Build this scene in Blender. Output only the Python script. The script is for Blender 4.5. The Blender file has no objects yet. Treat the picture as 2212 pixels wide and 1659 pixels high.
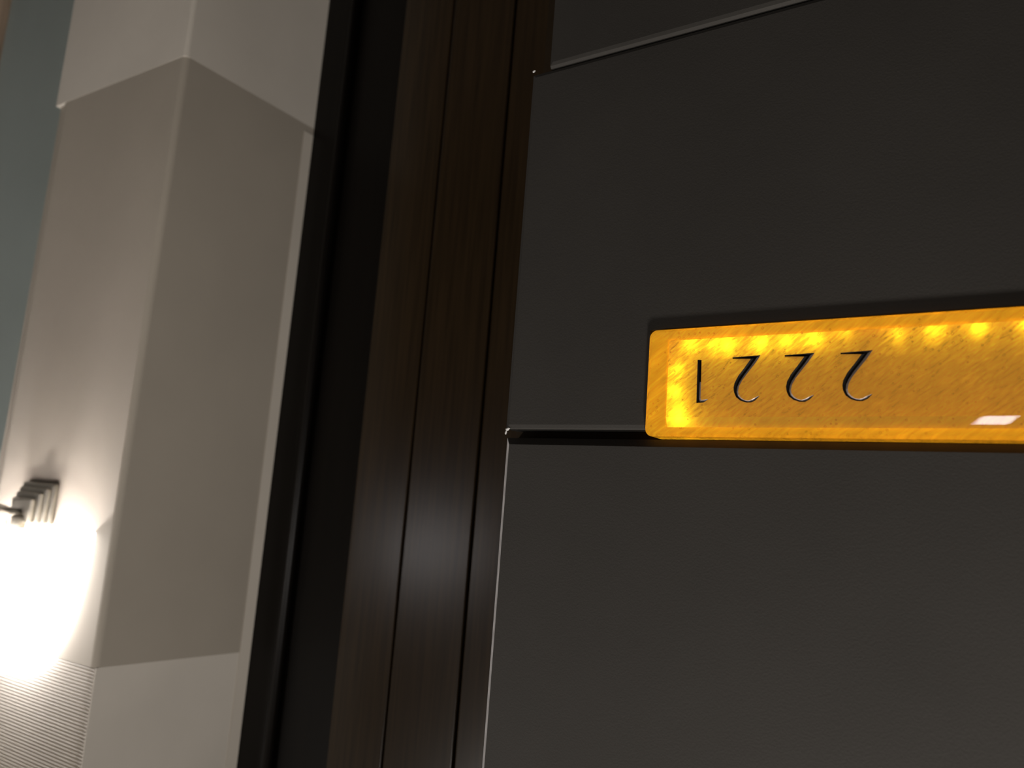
import bpy, bmesh, math, random
from mathutils import Vector, Matrix
from mathutils.geometry import delaunay_2d_cdt
random.seed(7)
S = bpy.context.scene
C = S.collection
H = 1.55                       # eye height: every z below is written relative to the eye and lifted by H

# ------------------------------------------------------------------ camera, world, lights, exposure
# The photograph was taken with the phone upside down: the camera is rolled by about 180 degrees.
cam = bpy.data.cameras.new('camera')
cam.sensor_fit = 'HORIZONTAL'; cam.sensor_width = 36.0
cam.lens = 1798.8 / 2212 * 36.0
cam.clip_start = 0.02
cam.dof.use_dof = True; cam.dof.focus_distance = 0.70; cam.dof.aperture_fstop = 5.0
camo = bpy.data.objects.new('camera', cam); C.objects.link(camo)
R = ((-0.83378243, 0.54685317, -0.0758846),      # image right in world
     (0.02504919, 0.17477811, 0.98428916),       # image down in world
     (0.55152462, 0.81878216, -0.15942515))      # view direction in world
m = Matrix.Identity(4)
for i in range(3):
    m[i][0] = R[0][i]; m[i][1] = -R[1][i]; m[i][2] = -R[2][i]
m[2][3] = H
camo.matrix_world = m
S.camera = camo

w = bpy.data.worlds.new('corridor_air'); S.world = w; w.use_nodes = True
w.node_tree.nodes['Background'].inputs[0].default_value = (1.0, 0.90, 0.76, 1)
w.node_tree.nodes['Background'].inputs[1].default_value = 0.22

S.view_settings.view_transform = 'Standard'; S.view_settings.look = 'None'
S.view_settings.exposure = 0.0; S.view_settings.gamma = 1.0
S.view_settings.use_curve_mapping = False

def area(name, loc, size, power, color, target=None):
    l = bpy.data.lights.new(name, 'AREA'); l.shape = 'SQUARE'; l.size = size; l.energy = power; l.color = color
    o = bpy.data.objects.new(name, l); C.objects.link(o); o.location = loc
    return o
CEIL = 0.95                                            # ceiling above the eye
DOWNLIGHTS = [(0.138, -0.40), (1.25, -0.55), (-0.24, 0.29)]  # the middle one is unseen, added to brighten the pillar's front
for (x, y), p in zip(DOWNLIGHTS[1:], (14.0, 18.0)):
    area('downlight_beam', (x, y, H + CEIL - 0.022), 0.09, p, (1.0, 0.94, 0.88))

# ------------------------------------------------------------------ helpers
def obj(name, bm, mats, parent=None, label=None, smooth=False):
    me = bpy.data.meshes.new(name)
    bmesh.ops.recalc_face_normals(bm, faces=bm.faces[:])
    bm.to_mesh(me); bm.free()
    for mt in (mats if isinstance(mats, (list, tuple)) else [mats]):
        me.materials.append(mt)
    if smooth:
        for p in me.polygons: p.use_smooth = True
    o = bpy.data.objects.new(name, me); C.objects.link(o)
    if parent: o.parent = parent
    if label: o['label'] = label
    return o
def struct(o):
    o['kind'] = 'structure'; return o
def thing(name, label, cat, loc, rotz=0.0, group=None):
    o = bpy.data.objects.new(name, None); C.objects.link(o)
    o.location = loc; o.rotation_euler = (0, 0, rotz)
    o['label'] = label; o['category'] = cat
    if group: o['group'] = group
    return o
def box_into(bm, x0, x1, y0, y1, z0, z1, bev=0.0, vert=None):
    """axis box; bev bevels every edge; vert = {(xsel, ysel): radius} rounds vertical edges"""
    vs = [bm.verts.new((x, y, z)) for x in (x0, x1) for y in (y0, y1) for z in (z0, z1)]
    q = lambda a, b, c, d: bm.faces.new([vs[i] for i in (a, b, c, d)])
    fs = [q(0,1,3,2), q(4,6,7,5), q(0,4,5,1), q(2,3,7,6), q(0,2,6,4), q(1,5,7,3)]
    if bev:
        es = list({e for f in fs for e in f.edges})
        bmesh.ops.bevel(bm, geom=es, offset=bev, segments=2, affect='EDGES', profile=0.5, clamp_overlap=True)
    if vert:
        for (ix, iy), r in vert.items():
            X = (x0, x1)[ix]; Y = (y0, y1)[iy]
            es = [e for e in bm.edges if all(abs(v.co.x - X) < 1e-6 and abs(v.co.y - Y) < 1e-6 for v in e.verts)]
            bmesh.ops.bevel(bm, geom=es, offset=r, segments=6, affect='EDGES', profile=0.5)
def box(x0, x1, y0, y1, z0, z1, bev=0.0, vert=None):
    bm = bmesh.new(); box_into(bm, x0, x1, y0, y1, z0 + H, z1 + H, bev, vert); return bm
def lbox(x0, x1, y0, y1, z0, z1, bev=0.0):
    bm = bmesh.new(); box_into(bm, x0, x1, y0, y1, z0, z1, bev); return bm
def lathe_into(bm, prof, axis='Z', org=(0, 0, 0), seg=28):
    """prof = [(radius, height)]"""
    rings = []
    for r, h in prof:
        ring = []
        for k in range(seg):
            t = 2 * math.pi * k / seg
            c, s = r * math.cos(t), r * math.sin(t)
            p = (c, s, h) if axis == 'Z' else (c, h, s)
            ring.append(bm.verts.new((p[0] + org[0], p[1] + org[1], p[2] + org[2])))
        rings.append(ring)
    for a, b in zip(rings, rings[1:]):
        for k in range(seg):
            bm.faces.new((a[k], a[(k + 1) % seg], b[(k + 1) % seg], b[k]))
    bm.faces.new(rings[0]); bm.faces.new(rings[-1])
def tube_into(bm, pts, r, seg=14):
    rings = []
    for i, p in enumerate(pts):
        p = Vector(p)
        t = (Vector(pts[min(i + 1, len(pts) - 1)]) - Vector(pts[max(i - 1, 0)])).normalized()
        n = t.cross(Vector((1, 0, 0)))
        if n.length < 1e-3: n = t.cross(Vector((0, 1, 0)))
        n.normalize(); b = t.cross(n)
        rings.append([bm.verts.new(p + r * (math.cos(2*math.pi*k/seg) * n + math.sin(2*math.pi*k/seg) * b)) for k in range(seg)])
    for a, b in zip(rings, rings[1:]):
        for k in range(seg):
            bm.faces.new((a[k], a[(k + 1) % seg], b[(k + 1) % seg], b[k]))
    bm.faces.new(rings[0]); bm.faces.new(rings[-1])

# ------------------------------------------------------------------ materials
def mat(name):
    mt = bpy.data.materials.new(name); mt.use_nodes = True
    nt = mt.node_tree
    return mt, nt, nt.nodes['Principled BSDF']
def plain(name, col, rough=0.6, metal=0.0, mottle=0.12, scale=6.0, bump=0.0, bscale=400.0, spec=0.5, stretch=None):
    mt, nt, p = mat(name)
    N = nt.nodes.new; L = nt.links.new
    tc = N('ShaderNodeTexCoord'); mp = N('ShaderNodeMapping')
    L(tc.outputs['Object'], mp.inputs[0])
    if stretch: mp.inputs['Scale'].default_value = stretch
    no = N('ShaderNodeTexNoise'); no.inputs['Scale'].default_value = scale; no.inputs['Detail'].default_value = 5
    L(mp.outputs[0], no.inputs['Vector'])
    cr = N('ShaderNodeValToRGB')
    cr.color_ramp.elements[0].position = 0.3; cr.color_ramp.elements[1].position = 0.7
    cr.color_ramp.elements[0].color = tuple(c * (1 - mottle) for c in col) + (1,)
    cr.color_ramp.elements[1].color = tuple(min(1, c * (1 + mottle)) for c in col) + (1,)
    L(no.outputs['Fac'], cr.inputs[0]); L(cr.outputs[0], p.inputs['Base Color'])
    p.inputs['Roughness'].default_value = rough; p.inputs['Metallic'].default_value = metal
    p.inputs['Specular IOR Level'].default_value = spec
    if bump:
        n2 = N('ShaderNodeTexNoise'); n2.inputs['Scale'].default_value = bscale; n2.inputs['Detail'].default_value = 3
        L(tc.outputs['Object'], n2.inputs['Vector'])
        b = N('ShaderNodeBump'); b.inputs['Strength'].default_value = bump; b.inputs['Distance'].default_value = 0.0006
        L(n2.outputs['Fac'], b.inputs['Height']); L(b.outputs[0], p.inputs['Normal'])
    return mt

M_edge = plain('pale_arris', (0.62, 0.60, 0.59), 0.35, mottle=0.35, scale=300, stretch=(1, 1, 0.3), spec=0.6)  # much paler than the tile face, for its end bevel
M_tile = plain('charcoal_tile', (0.041, 0.038, 0.034), 0.65, mottle=0.06, scale=9, bump=0.25, bscale=700, spec=0.15)
M_wood = plain('dark_walnut', (0.034, 0.0205, 0.0088), 0.25, mottle=0.30, scale=5, stretch=(30, 30, 1.0), spec=0.42)
M_ebony = plain('ebony_stain_and_shade', (0.0045, 0.0034, 0.0025), 0.42, mottle=0.2, scale=6, stretch=(20, 20, 1.0), spec=0.18)
M_subst = plain('brown_substrate', (0.028, 0.0175, 0.008), 0.8, mottle=0.15, scale=20, spec=0.2)
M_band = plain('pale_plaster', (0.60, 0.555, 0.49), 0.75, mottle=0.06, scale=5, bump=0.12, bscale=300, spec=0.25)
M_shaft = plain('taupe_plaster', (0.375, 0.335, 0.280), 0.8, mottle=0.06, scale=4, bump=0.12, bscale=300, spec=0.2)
M_bead = plain('pale_bead', (0.58, 0.53, 0.46), 0.7, mottle=0.05, spec=0.25)
M_teal = plain('teal_paint', (0.33, 0.375, 0.355), 0.75, mottle=0.06, scale=3, spec=0.2)
M_casing = plain('brown_casing', (0.34, 0.25, 0.18), 0.5, mottle=0.2, scale=6, stretch=(20, 20, 1))
M_back = plain('taupe_wall', (0.07, 0.06, 0.052), 0.8, mottle=0.05)
M_ceil = plain('ceiling_paint', (0.5, 0.48, 0.44), 0.9, mottle=0.03)
M_floor = plain('carpet', (0.07, 0.055, 0.045), 0.95, mottle=0.3, scale=60)
M_nickel = plain('satin_nickel', (0.36, 0.34, 0.29), 0.35, metal=0.85, mottle=0.05)
M_chrome = plain('polished_chrome', (0.82, 0.80, 0.77), 0.10, metal=1.0, mottle=0.02)
M_black = plain('black_enamel', (0.006, 0.005, 0.004), 0.35, mottle=0.1, spec=0.3)
M_facet = plain('reflection_tinted_cut', (0.50, 0.42, 0.38), 0.3, metal=0.2, mottle=0.1)  # pale colour stands for the lit pillar mirrored in this facet
M_chip = plain('white_chip', (0.55, 0.54, 0.52), 0.6)
M_frame = plain('white_frame', (0.7, 0.7, 0.68), 0.5, mottle=0.03)
def emit(name, col, s):
    mt, nt, p = mat(name)
    p.inputs['Base Color'].default_value = (*[min(1, c) for c in col], 1)
    p.inputs['Emission Color'].default_value = (*col, 1); p.inputs['Emission Strength'].default_value = s
    p.inputs['Roughness'].default_value = 0.3
    return mt
M_shade = emit('lit_opal_glass', (1.0, 0.965, 0.97), 8.0)
M_bulb = emit('lit_bulb', (1.0, 0.96, 0.96), 850.0)
M_diff = emit('lit_diffuser', (1.0, 0.96, 0.98), 20.0)
M_dim_shell = emit('dimmed_inner_glass', (0.5, 0.485, 0.48), 2.4)

def amber(name, base, trans, streak_lo, rough=0.06, sx=70., sy=330., power=0.45, bump=0.10):
    """backlit streaky art glass: glows dimly all over and lets the LEDs behind it through"""
    mt = bpy.data.materials.new(name); mt.use_nodes = True
    nt = mt.node_tree; nt.nodes.clear(); N = nt.nodes.new; L = nt.links.new
    out = N('ShaderNodeOutputMaterial')
    tc = N('ShaderNodeTexCoord')
    mp = N('ShaderNodeMapping'); mp.vector_type = 'POINT'
    mp.inputs['Rotation'].default_value = (0, math.radians(38), 0)
    L(tc.outputs['Object'], mp.inputs[0])
    mp2 = N('ShaderNodeMapping'); mp2.inputs['Scale'].default_value = (sx, 60, sy)
    L(mp.outputs[0], mp2.inputs[0])
    n1 = N('ShaderNodeTexNoise'); n1.inputs['Scale'].default_value = 1.0; n1.inputs['Detail'].default_value = 7
    n1.inputs['Roughness'].default_value = 0.66; n1.inputs['Distortion'].default_value = 0.5
    L(mp2.outputs[0], n1.inputs['Vector'])
    n2 = N('ShaderNodeTexNoise'); n2.inputs['Scale'].default_value = 38; n2.inputs['Detail'].default_value = 3
    L(tc.outputs['Object'], n2.inputs['Vector'])
    vo = N('ShaderNodeTexVoronoi'); vo.inputs['Scale'].default_value = 240; vo.inputs['Randomness'].default_value = 1
    L(tc.outputs['Object'], vo.inputs['Vector'])
    # bubbles: thin dark ring at a fixed cell distance
    ring = N('ShaderNodeValToRGB'); e = ring.color_ramp.elements
    e[0].position = 0.10; e[0].color = (1, 1, 1, 1); e[1].position = 0.30; e[1].color = (1, 1, 1, 1)
    x = ring.color_ramp.elements.new(0.19); x.color = (0.42, 0.42, 0.42, 1)
    L(vo.outputs['Distance'], ring.inputs[0])
    gate = N('ShaderNodeMath'); gate.operation = 'GREATER_THAN'; gate.inputs[1].default_value = 0.62
    sep = N('ShaderNodeSeparateColor'); L(vo.outputs['Color'], sep.inputs[0]); L(sep.outputs[0], gate.inputs[0])
    rm = N('ShaderNodeMix'); rm.data_type = 'FLOAT'; rm.inputs[2].default_value = 1.0
    L(gate.outputs[0], rm.inputs[0]); L(ring.outputs[0], rm.inputs[3])
    st = N('ShaderNodeMapRange'); st.inputs[1].default_value = 0.28; st.inputs[2].default_value = 0.72
    st.inputs[3].default_value = streak_lo; st.inputs[4].default_value = 1.5
    L(n1.outputs['Fac'], st.inputs[0])
    big = N('ShaderNodeMapRange'); big.inputs[1].default_value = 0.3; big.inputs[2].default_value = 0.7
    big.inputs[3].default_value = 0.82; big.inputs[4].default_value = 1.15
    L(n2.outputs['Fac'], big.inputs[0])
    m1 = N('ShaderNodeMath'); m1.operation = 'MULTIPLY'; L(st.outputs[0], m1.inputs[0]); L(big.outputs[0], m1.inputs[1])
    m2 = N('ShaderNodeMath'); m2.operation = 'MULTIPLY'; L(m1.outputs[0], m2.inputs[0]); L(rm.outputs[0], m2.inputs[1])
    def scaled(col):
        v = N('ShaderNodeVectorMath'); v.operation = 'SCALE'; v.inputs[0].default_value = col
        L(m2.outputs[0], v.inputs['Scale']); return v.outputs[0]
    # the glow of the lamp box is softened by the glass: streaks show weaker in it
    soft = N('ShaderNodeMapRange'); soft.inputs[1].default_value = 0.1; soft.inputs[2].default_value = 1.5
    soft.inputs[3].default_value = 1 - power; soft.inputs[4].default_value = 1 + power
    L(m2.outputs[0], soft.inputs[0])
    em = N('ShaderNodeEmission'); em.inputs['Strength'].default_value = 1.0
    vv = N('ShaderNodeVectorMath'); vv.operation = 'SCALE'; vv.inputs[0].default_value = base
    L(soft.outputs[0], vv.inputs['Scale']); L(vv.outputs[0], em.inputs[0])
    tr = N('ShaderNodeBsdfTranslucent'); L(scaled(trans), tr.inputs[0])
    ad = N('ShaderNodeAddShader'); L(em.outputs[0], ad.inputs[0]); L(tr.outputs[0], ad.inputs[1])
    gl = N('ShaderNodeBsdfGlossy'); gl.inputs['Roughness'].default_value = rough
    bp = N('ShaderNodeBump'); bp.inputs['Strength'].default_value = bump; bp.inputs['Distance'].default_value = 0.0005
    L(n1.outputs['Fac'], bp.inputs['Height']); L(bp.outputs[0], gl.inputs['Normal'])
    fr = N('ShaderNodeFresnel'); fr.inputs[0].default_value = 1.5
    mx = N('ShaderNodeMixShader'); L(fr.outputs[0], mx.inputs[0]); L(ad.outputs[0], mx.inputs[1]); L(gl.outputs[0], mx.inputs[2])
    L(mx.outputs[0], out.inputs[0])
    return mt
M_amber = amber('amber_art_glass', (0.35, 0.145, 0.016), (1.0, 0.62, 0.012), 0.28, sx=90., sy=430., power=0.14)
M_strip = amber('amber_polished_glass', (0.27, 0.12, 0.016), (1.0, 0.60, 0.012), 0.7, rough=0.01, power=0.1, bump=0.0)
M_rim = amber('amber_glass_edge', (0.50, 0.215, 0.010), (0.9, 0.52, 0.01), 0.45, sx=30., sy=260., power=0.26)

# ------------------------------------------------------------------ the setting
B = 0.62                                # face of the tiled wall and of the pillar
BW = 0.8608                             # face of the recessed door
A1, A2, A3 = 0.4220, 1.0053, 1.3442     # tile edge, pillar corner, pillar far edge
FL = -H                                 # floor relative to the eye
XN, XF = -2.6, 4.2                      # corridor ends
struct(obj('floor', box(XN, XF, -1.1, 1.2, FL - 0.05, FL), M_floor))
struct(obj('ceiling', box(XN, XF, -1.1, 1.2, CEIL, CEIL + 0.05), M_ceil))
struct(obj('wall_back', box(XN, XF, -1.1, -1.0, FL, CEIL), M_back))
wall_r = struct(obj('wall_right', box(XN, A1 + 0.0015, B + 0.022, BW + 0.20, FL, CEIL), M_subst))
wall_far = struct(obj('wall_far', box(A3 - 0.05, XF, 0.75, 0.95, FL, CEIL), M_teal))

# pillar between the recessed door and the teal wall
pillar = struct(obj('wall_left', box(A2 + 0.004, A3 - 0.004, B + 0.006, BW + 0.09, FL, CEIL), M_shaft))
Z1, Z2 = -0.600, 0.2206
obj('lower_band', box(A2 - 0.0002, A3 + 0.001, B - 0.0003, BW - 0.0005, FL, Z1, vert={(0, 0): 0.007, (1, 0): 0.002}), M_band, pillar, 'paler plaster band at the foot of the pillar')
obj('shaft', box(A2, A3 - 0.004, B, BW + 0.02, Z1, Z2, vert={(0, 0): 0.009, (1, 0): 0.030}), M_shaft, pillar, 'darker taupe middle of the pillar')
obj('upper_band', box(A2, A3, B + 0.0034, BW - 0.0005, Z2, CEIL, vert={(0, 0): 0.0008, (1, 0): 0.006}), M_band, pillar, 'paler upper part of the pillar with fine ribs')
obj('corner_bead', box(A2 - 0.0012, A2 + 0.01, 0.8405, BW - 0.001, Z1 + 0.012, CEIL), M_bead, pillar, 'thin pale bead beside the dark door frame')
# fine horizontal ribs on the front of the upper band, each tapering to a point over the rounded corner
PITCH = 0.00415
def rib_bm(y_top=0.0):
    bm = bmesh.new(); rib_into(bm, 0.0); return bm
def rib_into(bm, z):
    x0, x1, x2 = A2 - 0.0015, A2 + 0.012, A3 - 0.012
    h = PITCH * 0.47
    yb = B + 0.0045; yf = B - 0.0003
    tip = bm.verts.new((x0, B + 0.0015, z))
    def sec(x, y):
        return [bm.verts.new((x, y + 0.0038, z - h)), bm.verts.new((x, y, z - h * 0.12)), bm.verts.new((x, y, z + h * 0.12)), bm.verts.new((x, y + 0.0038, z + h))]
    s1 = sec(x1, yf); s2 = sec(x2, yf)
    for k in range(3):
        bm.faces.new((s1[k], s1[k + 1], s2[k + 1], s2[k]))
        bm.faces.new((tip, s1[k + 1], s1[k]))
    bm.faces.new((s1[3], s1[0], s2[0], s2[3])); bm.faces.new((tip, s1[0], s1[3])); bm.faces.new(s2)
n_rib = 44
first = obj('rib', rib_bm(), M_band, pillar)
first.location = (0, 0, H + Z2 + PITCH * 0.5)
for k in range(1, n_rib):
    r = first.copy(); C.objects.link(r); r.parent = pillar; r.location = (0, 0, H + Z2 + PITCH * (k + 0.5))
bm = bmesh.new()
k = n_rib
while Z2 + PITCH * (k + 1) < CEIL:
    rib_into(bm, H + Z2 + PITCH * (k + 0.5)); k += 1
o = obj('rib_field', bm, M_band, pillar); o['kind'] = 'stuff'

# recessed wooden door with its frame
door = struct(obj('door_1', box(A1 - 0.05, A2 + 0.05, BW + 0.030, BW + 0.07, FL, CEIL), M_ebony))
obj('casing', box(0.9520, A2 + 0.02, BW - 0.0003, BW + 0.032, FL, CEIL, vert={(0, 0): 0.004}), M_ebony, door, 'narrow dark casing next to the pillar')
bm = bmesh.new(); lathe_into(bm, [(0.0065, FL + H), (0.0065, CEIL + H)], 'Z', (0.9490, BW + 0.004, 0), 16)
obj('bead_moulding', bm, M_ebony, door, smooth=True)
obj('rebate', box(0.829, 0.948, BW + 0.016, BW + 0.032, FL, CEIL), M_ebony, door, 'recessed strip between casing and boards, coloured black for its shade')  # near-black colour here stands in for shade in the recess
for x0, x1, dy in ((0.7352, 0.8305, 0.0), (0.6235, 0.7318, -0.0012), (0.430, 0.6215, 0.0006)):
    obj('board', box(x0, x1, BW + dy, BW + 0.032, FL, CEIL, vert={(0, 0): 0.0022, (1, 0): 0.0022}), M_wood, door)
# next door's casing further along the teal wall
t1 = struct(obj('trim_1', box(1.905, 2.02, 0.725, 0.76, FL, 0.62, bev=0.003), M_casing))

# charcoal tiles on the right-hand wall: 0.354 m courses, real plates with bevelled arrises
def tile_bm(x0, x1, z0, z1, yf, bev=0.004, pale_bevel=False, notch=None):
    bm = bmesh.new()
    if notch:
        a0, a1, zz = notch            # a notch cut up into the upper edge for the number sign
        pts = [(x0, z0), (x1, z0), (x1, z1), (a1, z1), (a1, zz), (a0, zz), (a0, z1), (x0, z1)]
    else:
        pts = [(x0, z0), (x1, z0), (x1, z1), (x0, z1)]
    yb = B + 0.0225
    fr = [bm.verts.new((p[0], yf, p[1] + H)) for p in pts]
    bk = [bm.verts.new((p[0], yb, p[1] + H)) for p in pts]
    n = len(pts)
    bm.faces.new(bk)
    ff = bm.faces.new(fr)
    for i in range(n):
        bm.faces.new((fr[i], fr[(i + 1) % n], bk[(i + 1) % n], bk[i]))
    es = [e for e in ff.edges]
    if notch:
        es = [e for e in es if not all(a0 - 1e-5 <= v.co.x <= a1 + 1e-5 and v.co.z > zz + H - 1e-5 and v.co.z < z1 + H + 1e-5 for v in e.verts)]
    bmesh.ops.bevel(bm, geom=es, offset=bev, segments=1 if pale_bevel else 2, affect='EDGES', profile=0.6)
    if pale_bevel:
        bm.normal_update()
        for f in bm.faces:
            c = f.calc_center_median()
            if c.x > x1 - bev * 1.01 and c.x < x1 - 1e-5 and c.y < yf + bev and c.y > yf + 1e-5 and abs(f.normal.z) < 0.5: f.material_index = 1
    return bm
JT = -0.0722; COURSE = 0.3545
rows = []
for k in range(-4, 3):
    z0 = JT + COURSE * k
    z1 = z0 + COURSE - 0.0075
    rows.append((k, max(z0, FL), min(z1, CEIL)))
SIGN_R = -0.052
for k, z0, z1 in rows:
    yf = B; xl = A1
    if k == -1:
        obj('tile', tile_bm(-0.28, xl, z0 + 0.0005, z1, B + 0.0008, notch=(SIGN_R, 0.2843, -0.1628)), M_tile, wall_r, 'charcoal tile notched around the amber number sign')
    elif k == -2:
        obj('tile', tile_bm(-0.28, 0.4013, z0, z1 + 0.0070, B - 0.0030, bev=0.0042), M_tile, wall_r, 'lower charcoal tile, shorter and showing brown at its end')
    else:
        obj('tile', tile_bm(-0.28, xl, z0, z1, B - 0.0005, bev=0.0065, pale_bevel=True), [M_tile, M_edge], wall_r)
    for j in (1, 2, 3):
        obj('tile', tile_bm(-0.28 - 0.7075 * j, -0.2875 - 0.7075 * (j - 1), z0, z1, B, bev=0.004), M_tile, wall_r)
# brittle white chips on the tile arris
def chip(x, y, z, s):
    bm = bmesh.new(); bmesh.ops.create_icosphere(bm, subdivisions=2, radius=1)
    for v in bm.verts:
        f = 1 + 0.25 * math.sin(5 * v.co.x + 3 * v.co.z)
        v.co = Vector((x + v.co.x * s[0] * f, y + v.co.y * s[1], z + H + v.co.z * s[2] * f + 0.5 * s[2] * v.co.x))
    return bm
obj('chip', chip(0.4195, B + 0.0012, -0.0795, (0.0022, 0.0014, 0.0014)), M_chip, wall_r, 'white chipped spot at the end of the tile joint')
obj('chip', chip(0.4218, B + 0.0025, -0.0765, (0.0008, 0.0012, 0.0018)), M_chip, wall_r)
obj('chip', chip(0.4215, B + 0.002, -0.4300, (0.0014, 0.001, 0.0010)), M_chip, wall_r)
obj('chip', chip(0.4105, B + 0.0215, -0.4790, (0.0008, 0.0008, 0.0016)), M_chip, wall_r)

# ------------------------------------------------------------------ amber room number sign
SX, SZ = 0.2842, -0.1180              # real right end and mid height
sign = thing('room_number_sign', 'glowing amber glass room number sign reading 2221 set in charcoal tile', 'sign', (0.116, B, SZ + H))
ox, oz = 0.116, SZ
def loc_pts(pts): return [(x - ox, z - oz) for x, z in pts]
def rounded(x0, x1, z0, z1, r, n=6):
    p = []
    for cx_, cz_, t0 in ((x1 - r, z1 - r, 0), (x0 + r, z1 - r, 90), (x0 + r, z0 + r, 180), (x1 - r, z0 + r, 270)):
        for k in range(n + 1):
            t = math.radians(t0 + 90 * k / n); p.append((cx_ + r * math.cos(t), cz_ + r * math.sin(t)))
    return p
o_out = loc_pts(rounded(SIGN_R + 0.0005, SX, -0.1622, -0.0742, 0.0065))
o_shl = loc_pts(rounded(SIGN_R + 0.004, SX - 0.004, -0.1594, -0.0766, 0.006))
o_in = loc_pts(rounded(SIGN_R + 0.018, 0.2662, -0.1525, -0.0815, 0.0015))
bm = bmesh.new()
loops = [[bm.verts.new((x, y, z)) for x, z in L_] for L_, y in ((o_out, 0.020), (o_out, 0.0005), (o_shl, -0.0035), (o_in, -0.0015), (o_in, 0.006))]
for a, b in zip(loops, loops[1:]):
    n = len(a)
    for i in range(n):
        bm.faces.new((a[i], a[(i + 1) % n], b[(i + 1) % n], b[i]))
obj('rim', bm, M_rim, sign, 'clear amber border of the sign')
# digits: V-cut strokes. stations are (left side, right side) in tenths of photograph pixels, turned into metres on the glass
def q(zx, zy):                        # local metres; the digits stand upright in the room
    px, py = 1480 + zx / 10.05, 740 + zy / 10.05
    d = (px - 1106, py - 829.5, 1798.8)
    v = [sum(R[i][j] * d[i] for i in range(3)) for j in range(3)]
    s = (B + PY) / v[1]
    return (v[0] * s - ox, v[2] * s - oz)
PY = -0.0010                          # face of the glass panel relative to the tile face
two = [((1035, 352), (1028, 322)), ((1425, 354), (1640, 272)), ((1290, 540), (1520, 450)), ((1150, 725), (1372, 640)), ((1070, 880), (1240, 815)),
       ((1050, 980), (1172, 945)), ((1060, 1080), (1150, 1045)), ((1105, 1185), (1160, 1125)), ((1200, 1262), (1205, 1190)),
       ((1320, 1303), (1275, 1240)), ((1430, 1302), (1360, 1262)), ((1520, 1258), (1440, 1238)), ((1585, 1195), (1515, 1195)), ((1610, 1165), (1600, 1158))]
one = [((272, 372), (358, 378)), ((256, 850), (346, 855)), ((246, 1220), (334, 1212)), ((244, 1312), (352, 1248)), ((400, 1302), (420, 1236)), ((490, 1240), (488, 1226))]
glyphs = []
p1 = [(q(*l), q(*r)) for l, r in one]
p2 = [(q(*l), q(*r)) for l, r in two]
glyphs.append(p1)
for k in range(3):
    dx = -0.0398 * k
    glyphs.append([((l[0] + dx, l[1]), (r[0] + dx, r[1])) for l, r in p2])
# glass panel with the cut strokes as holes, and a bevel along its upper edge that catches the ceiling light
px0, px1, pz0, pz1 = SIGN_R + 0.017 - ox, 0.2672 - ox, -0.1540 - oz, -0.0808 - oz
zb = -0.0897 - oz
verts, edges, faces = [], [], []
def add_loop(pts):
    s = len(verts); n = len(pts)
    verts.extend(Vector(p) for p in pts); edges.extend((s + i, s + (i + 1) % n) for i in range(n))
add_loop([(px0, pz0), (px1, pz0), (px1, zb), (px0, zb)])
outl = []
for g in glyphs:
    poly = [l for l, r in g] + [r for l, r in reversed(g)]
    outl.append(poly); add_loop(poly)
vo, eo, fo, _, _, _ = delaunay_2d_cdt(verts, edges, [], 0, 1e-6)
def inside(pt, poly):
    c = False; n = len(poly); j = n - 1
    for i in range(n):
        xi, yi = poly[i]; xj, yj = poly[j]
        if (yi > pt[1]) != (yj > pt[1]) and pt[0] < (xj - xi) * (pt[1] - yi) / (yj - yi) + xi: c = not c
        j = i
    return c
bm = bmesh.new()
bv = [bm.verts.new((p.x, PY, p.y)) for p in vo]
for f in fo:
    cpt = sum((vo[i] for i in f), Vector((0, 0))) / len(f)
    if not (px0 < cpt.x < px1 and pz0 < cpt.y < zb): continue
    if any(inside(cpt, po) for po in outl): continue
    bm.faces.new([bv[i] for i in f])
bmesh.ops.remove_doubles(bm, verts=bm.verts[:], dist=1e-6)
obj('glass_panel', bm, M_amber, sign, 'streaky amber glass with bubbles, lit from behind')
bm = bmesh.new()
lo = [bm.verts.new(p) for p in ((px0, PY, zb), (px1, PY, zb), (px1, PY + 0.0044, pz1), (px0, PY + 0.0044, pz1))]
bm.faces.new(lo)
obj('polished_bevel', bm, M_strip, sign, 'smooth bevel along the glass that mirrors a ceiling light')
for g in glyphs:
    bm = bmesh.new(); DV = 0.0026
    Ls, Ms, Rs = [], [], []
    for i, (l, r) in enumerate(g):
        wd = math.hypot(l[0] - r[0], l[1] - r[1])
        Ls.append(bm.verts.new((l[0], PY, l[1]))); Rs.append(bm.verts.new((r[0], PY, r[1])))
        dd = min(DV, wd * 0.45)
        Ms.append(bm.verts.new(((l[0] + r[0]) / 2, PY + dd, (l[1] + r[1]) / 2)))
    for i in range(len(g) - 1):
        f1 = bm.faces.new((Ls[i], Ls[i + 1], Ms[i + 1], Ms[i])); f1.material_index = 0
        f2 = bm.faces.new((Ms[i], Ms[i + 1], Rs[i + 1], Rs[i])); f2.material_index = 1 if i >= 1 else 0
    bm.faces.new((Ls[0], Ms[0], Rs[0])); bm.faces.new((Ls[-1], Ms[-1], Rs[-1]))
    obj('digit', bm, [M_black, M_facet], sign)
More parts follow.
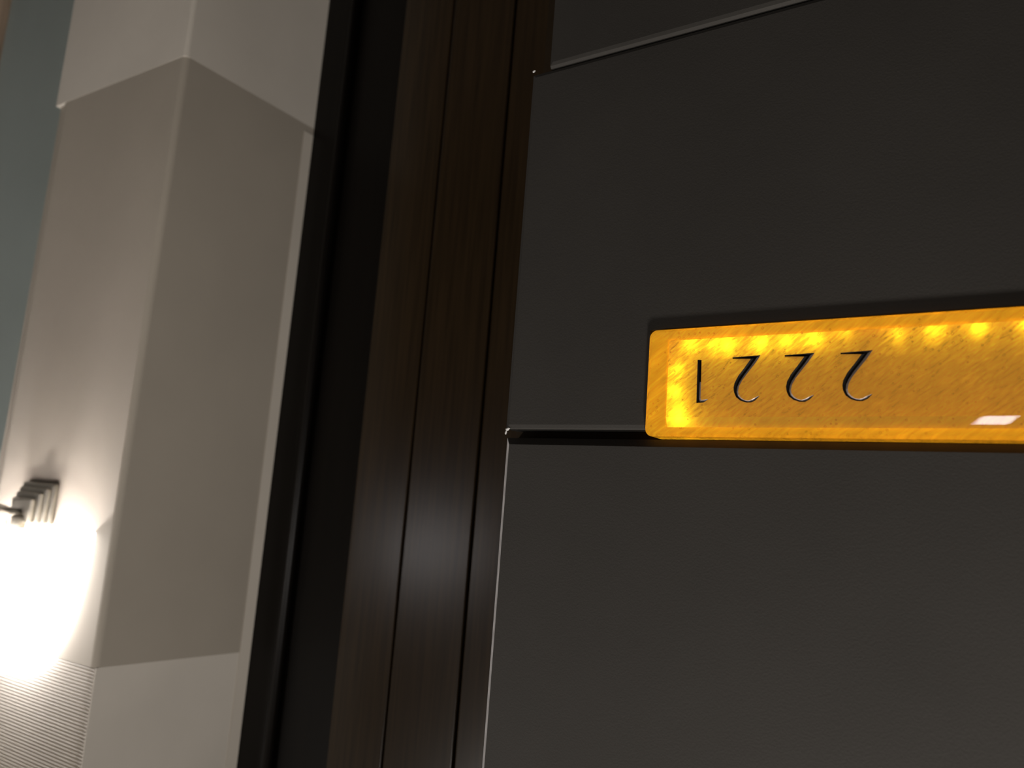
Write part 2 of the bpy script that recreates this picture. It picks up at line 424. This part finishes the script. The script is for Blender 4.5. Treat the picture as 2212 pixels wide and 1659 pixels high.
# the light box and its LEDs behind the glass: a row along the lower edge and a few at the end
obj('light_box', lbox(SIGN_R + 0.002 - ox, SX - 0.002 - ox, 0.0185, 0.0215, -0.160 - oz, -0.0765 - oz), M_black, sign)
leds = [(0.247, -0.149, 1.0), (0.229, -0.147, .5), (0.217, -0.146, 1.2), (0.191, -0.147, 1.2), (0.172, -0.147, .8), (0.152, -0.148, 1.1), (0.130, -0.150, .35),
        (0.096, -0.147, .45), (0.073, -0.148, .7), (0.046, -0.150, .8), (0.016, -0.150, .8), (-0.015, -0.150, .8),
        (0.258, -0.128, .55), (0.2595, -0.110, 1.0), (0.256, -0.092, 1.7)]
for x, z, p in leds:
    l = bpy.data.lights.new('led', 'POINT'); l.energy = 0.0046 * p; l.shadow_soft_size = 0.0015; l.color = (1.0, 0.93, 0.75)
    lo_ = bpy.data.objects.new('led', l); C.objects.link(lo_); lo_.parent = sign
    lo_.location = (x - ox, 0.0052, z - oz)

# ------------------------------------------------------------------ wall sconces
def copy_tree(o, parent=None):
    c = o.copy(); C.objects.link(c)
    if parent: c.parent = parent
    for ch in [x for x in S.objects if x.parent == o]: copy_tree(ch, c)
    return c
# local frame: origin on the wall at mid plate, -y out of the wall
sc = thing('wall_sconce', 'lit wall sconce with white glass bowl on the taupe pillar', 'lamp', (1.185, B, H))
BZ0, BZ1, BWD, BD = 0.058, 0.258, 0.141, 0.106
NT, NZ = 24, 16
def bowl(wd, dp, top):
    bm = bmesh.new(); rings = []
    for i in range(NZ + 1):
        t = (i / NZ) ** 0.8 if i < NZ else 0.999
        sw = 0.985 if i == 0 else max(0.0, 1 - t ** 2.8) ** 0.5
        rings.append([bm.verts.new((wd * sw * math.cos(math.pi * k / NT), 0.005 - (dp + 0.006) * sw * math.sin(math.pi * k / NT), BZ0 + (top - BZ0) * t)) for k in range(NT + 1)])
    for a, b in zip(rings, rings[1:]):
        for k in range(NT): bm.faces.new((a[k], a[k + 1], b[k + 1], b[k]))
    return bm
obj('glass_bowl', bowl(BWD, BD, BZ1), M_shade, sc, 'white glowing glass bowl, open underneath', smooth=True)
obj('dim_inner_shell', bowl(BWD - 0.003, BD - 0.003, BZ1 - 0.003), M_dim_shell, sc, smooth=True)  # added inner shell, dimmer so the shadow below the plate deepens
steps = ((0.042, -0.008, 0.000), (0.037, -0.014, 0.007), (0.032, -0.020, 0.014), (0.026, -0.027, 0.022))
for hw, y, z0 in steps:
    obj('plate_step', lbox(-hw + 0.006, hw + 0.006, y - 0.0005, y + 0.0078, z0, 0.056, 0.003), M_nickel, sc)
bm = bmesh.new()
lathe_into(bm, [(0.006, -0.026), (0.008, -0.040), (0.015, -0.062), (0.016, -0.068), (0.009, -0.074), (0.007, -0.088), (0.011, -0.092), (0.011, -0.098), (0.004, -0.101)], 'Y', (0.004, 0, 0.044), 24)
obj('arm', bm, M_chrome, sc, smooth=True)
bm = bmesh.new(); lathe_into(bm, [(0.010, 0.046), (0.012, 0.050), (0.012, 0.078), (0.008, 0.082), (0.008, 0.128), (0.010, 0.132)], 'Z', (0.004, -0.031, 0), 24)
obj('socket', bm, M_nickel, sc, smooth=True)
bm = bmesh.new(); lathe_into(bm, [(0.007, 0.132), (0.008, 0.140), (0.012, 0.154), (0.013, 0.168), (0.010, 0.180), (0.003, 0.186)], 'Z', (0.004, -0.031, 0), 20)
obj('bulb', bm, M_bulb, sc, smooth=True)
sc2 = copy_tree(sc)
sc2['label'] = 'lit wall sconce on the opposite corridor wall, glowing in the dark door'
sc2.location = (2.15, -1.0, H + 0.0); sc2.rotation_euler = (0, 0, math.pi)

# ------------------------------------------------------------------ ceiling downlights
for i, (x, y) in enumerate(DOWNLIGHTS):
    t = thing('ceiling_light', ['oblong recessed ceiling downlight in front of the number sign', 'unseen oblong ceiling downlight added to brighten the front of the pillar',
              'oblong recessed ceiling downlight over the far charcoal tiles'][i], 'lamp', (x, y, H + CEIL), -0.62, None)
    t['group'] = 'corridor ceiling downlights'
    bm = bmesh.new()
    for a in ((-0.043, 0.043, -0.086, -0.071), (-0.043, 0.043, 0.071, 0.086), (-0.043, -0.028, -0.071, 0.071), (0.028, 0.043, -0.071, 0.071)):
        box_into(bm, a[0], a[1], a[2], a[3], -0.012, 0.0)
    obj('frame', bm, M_frame, t)
    obj('diffuser', lbox(-0.027, 0.027, -0.070, 0.070, -0.008, -0.001), M_diff, t)
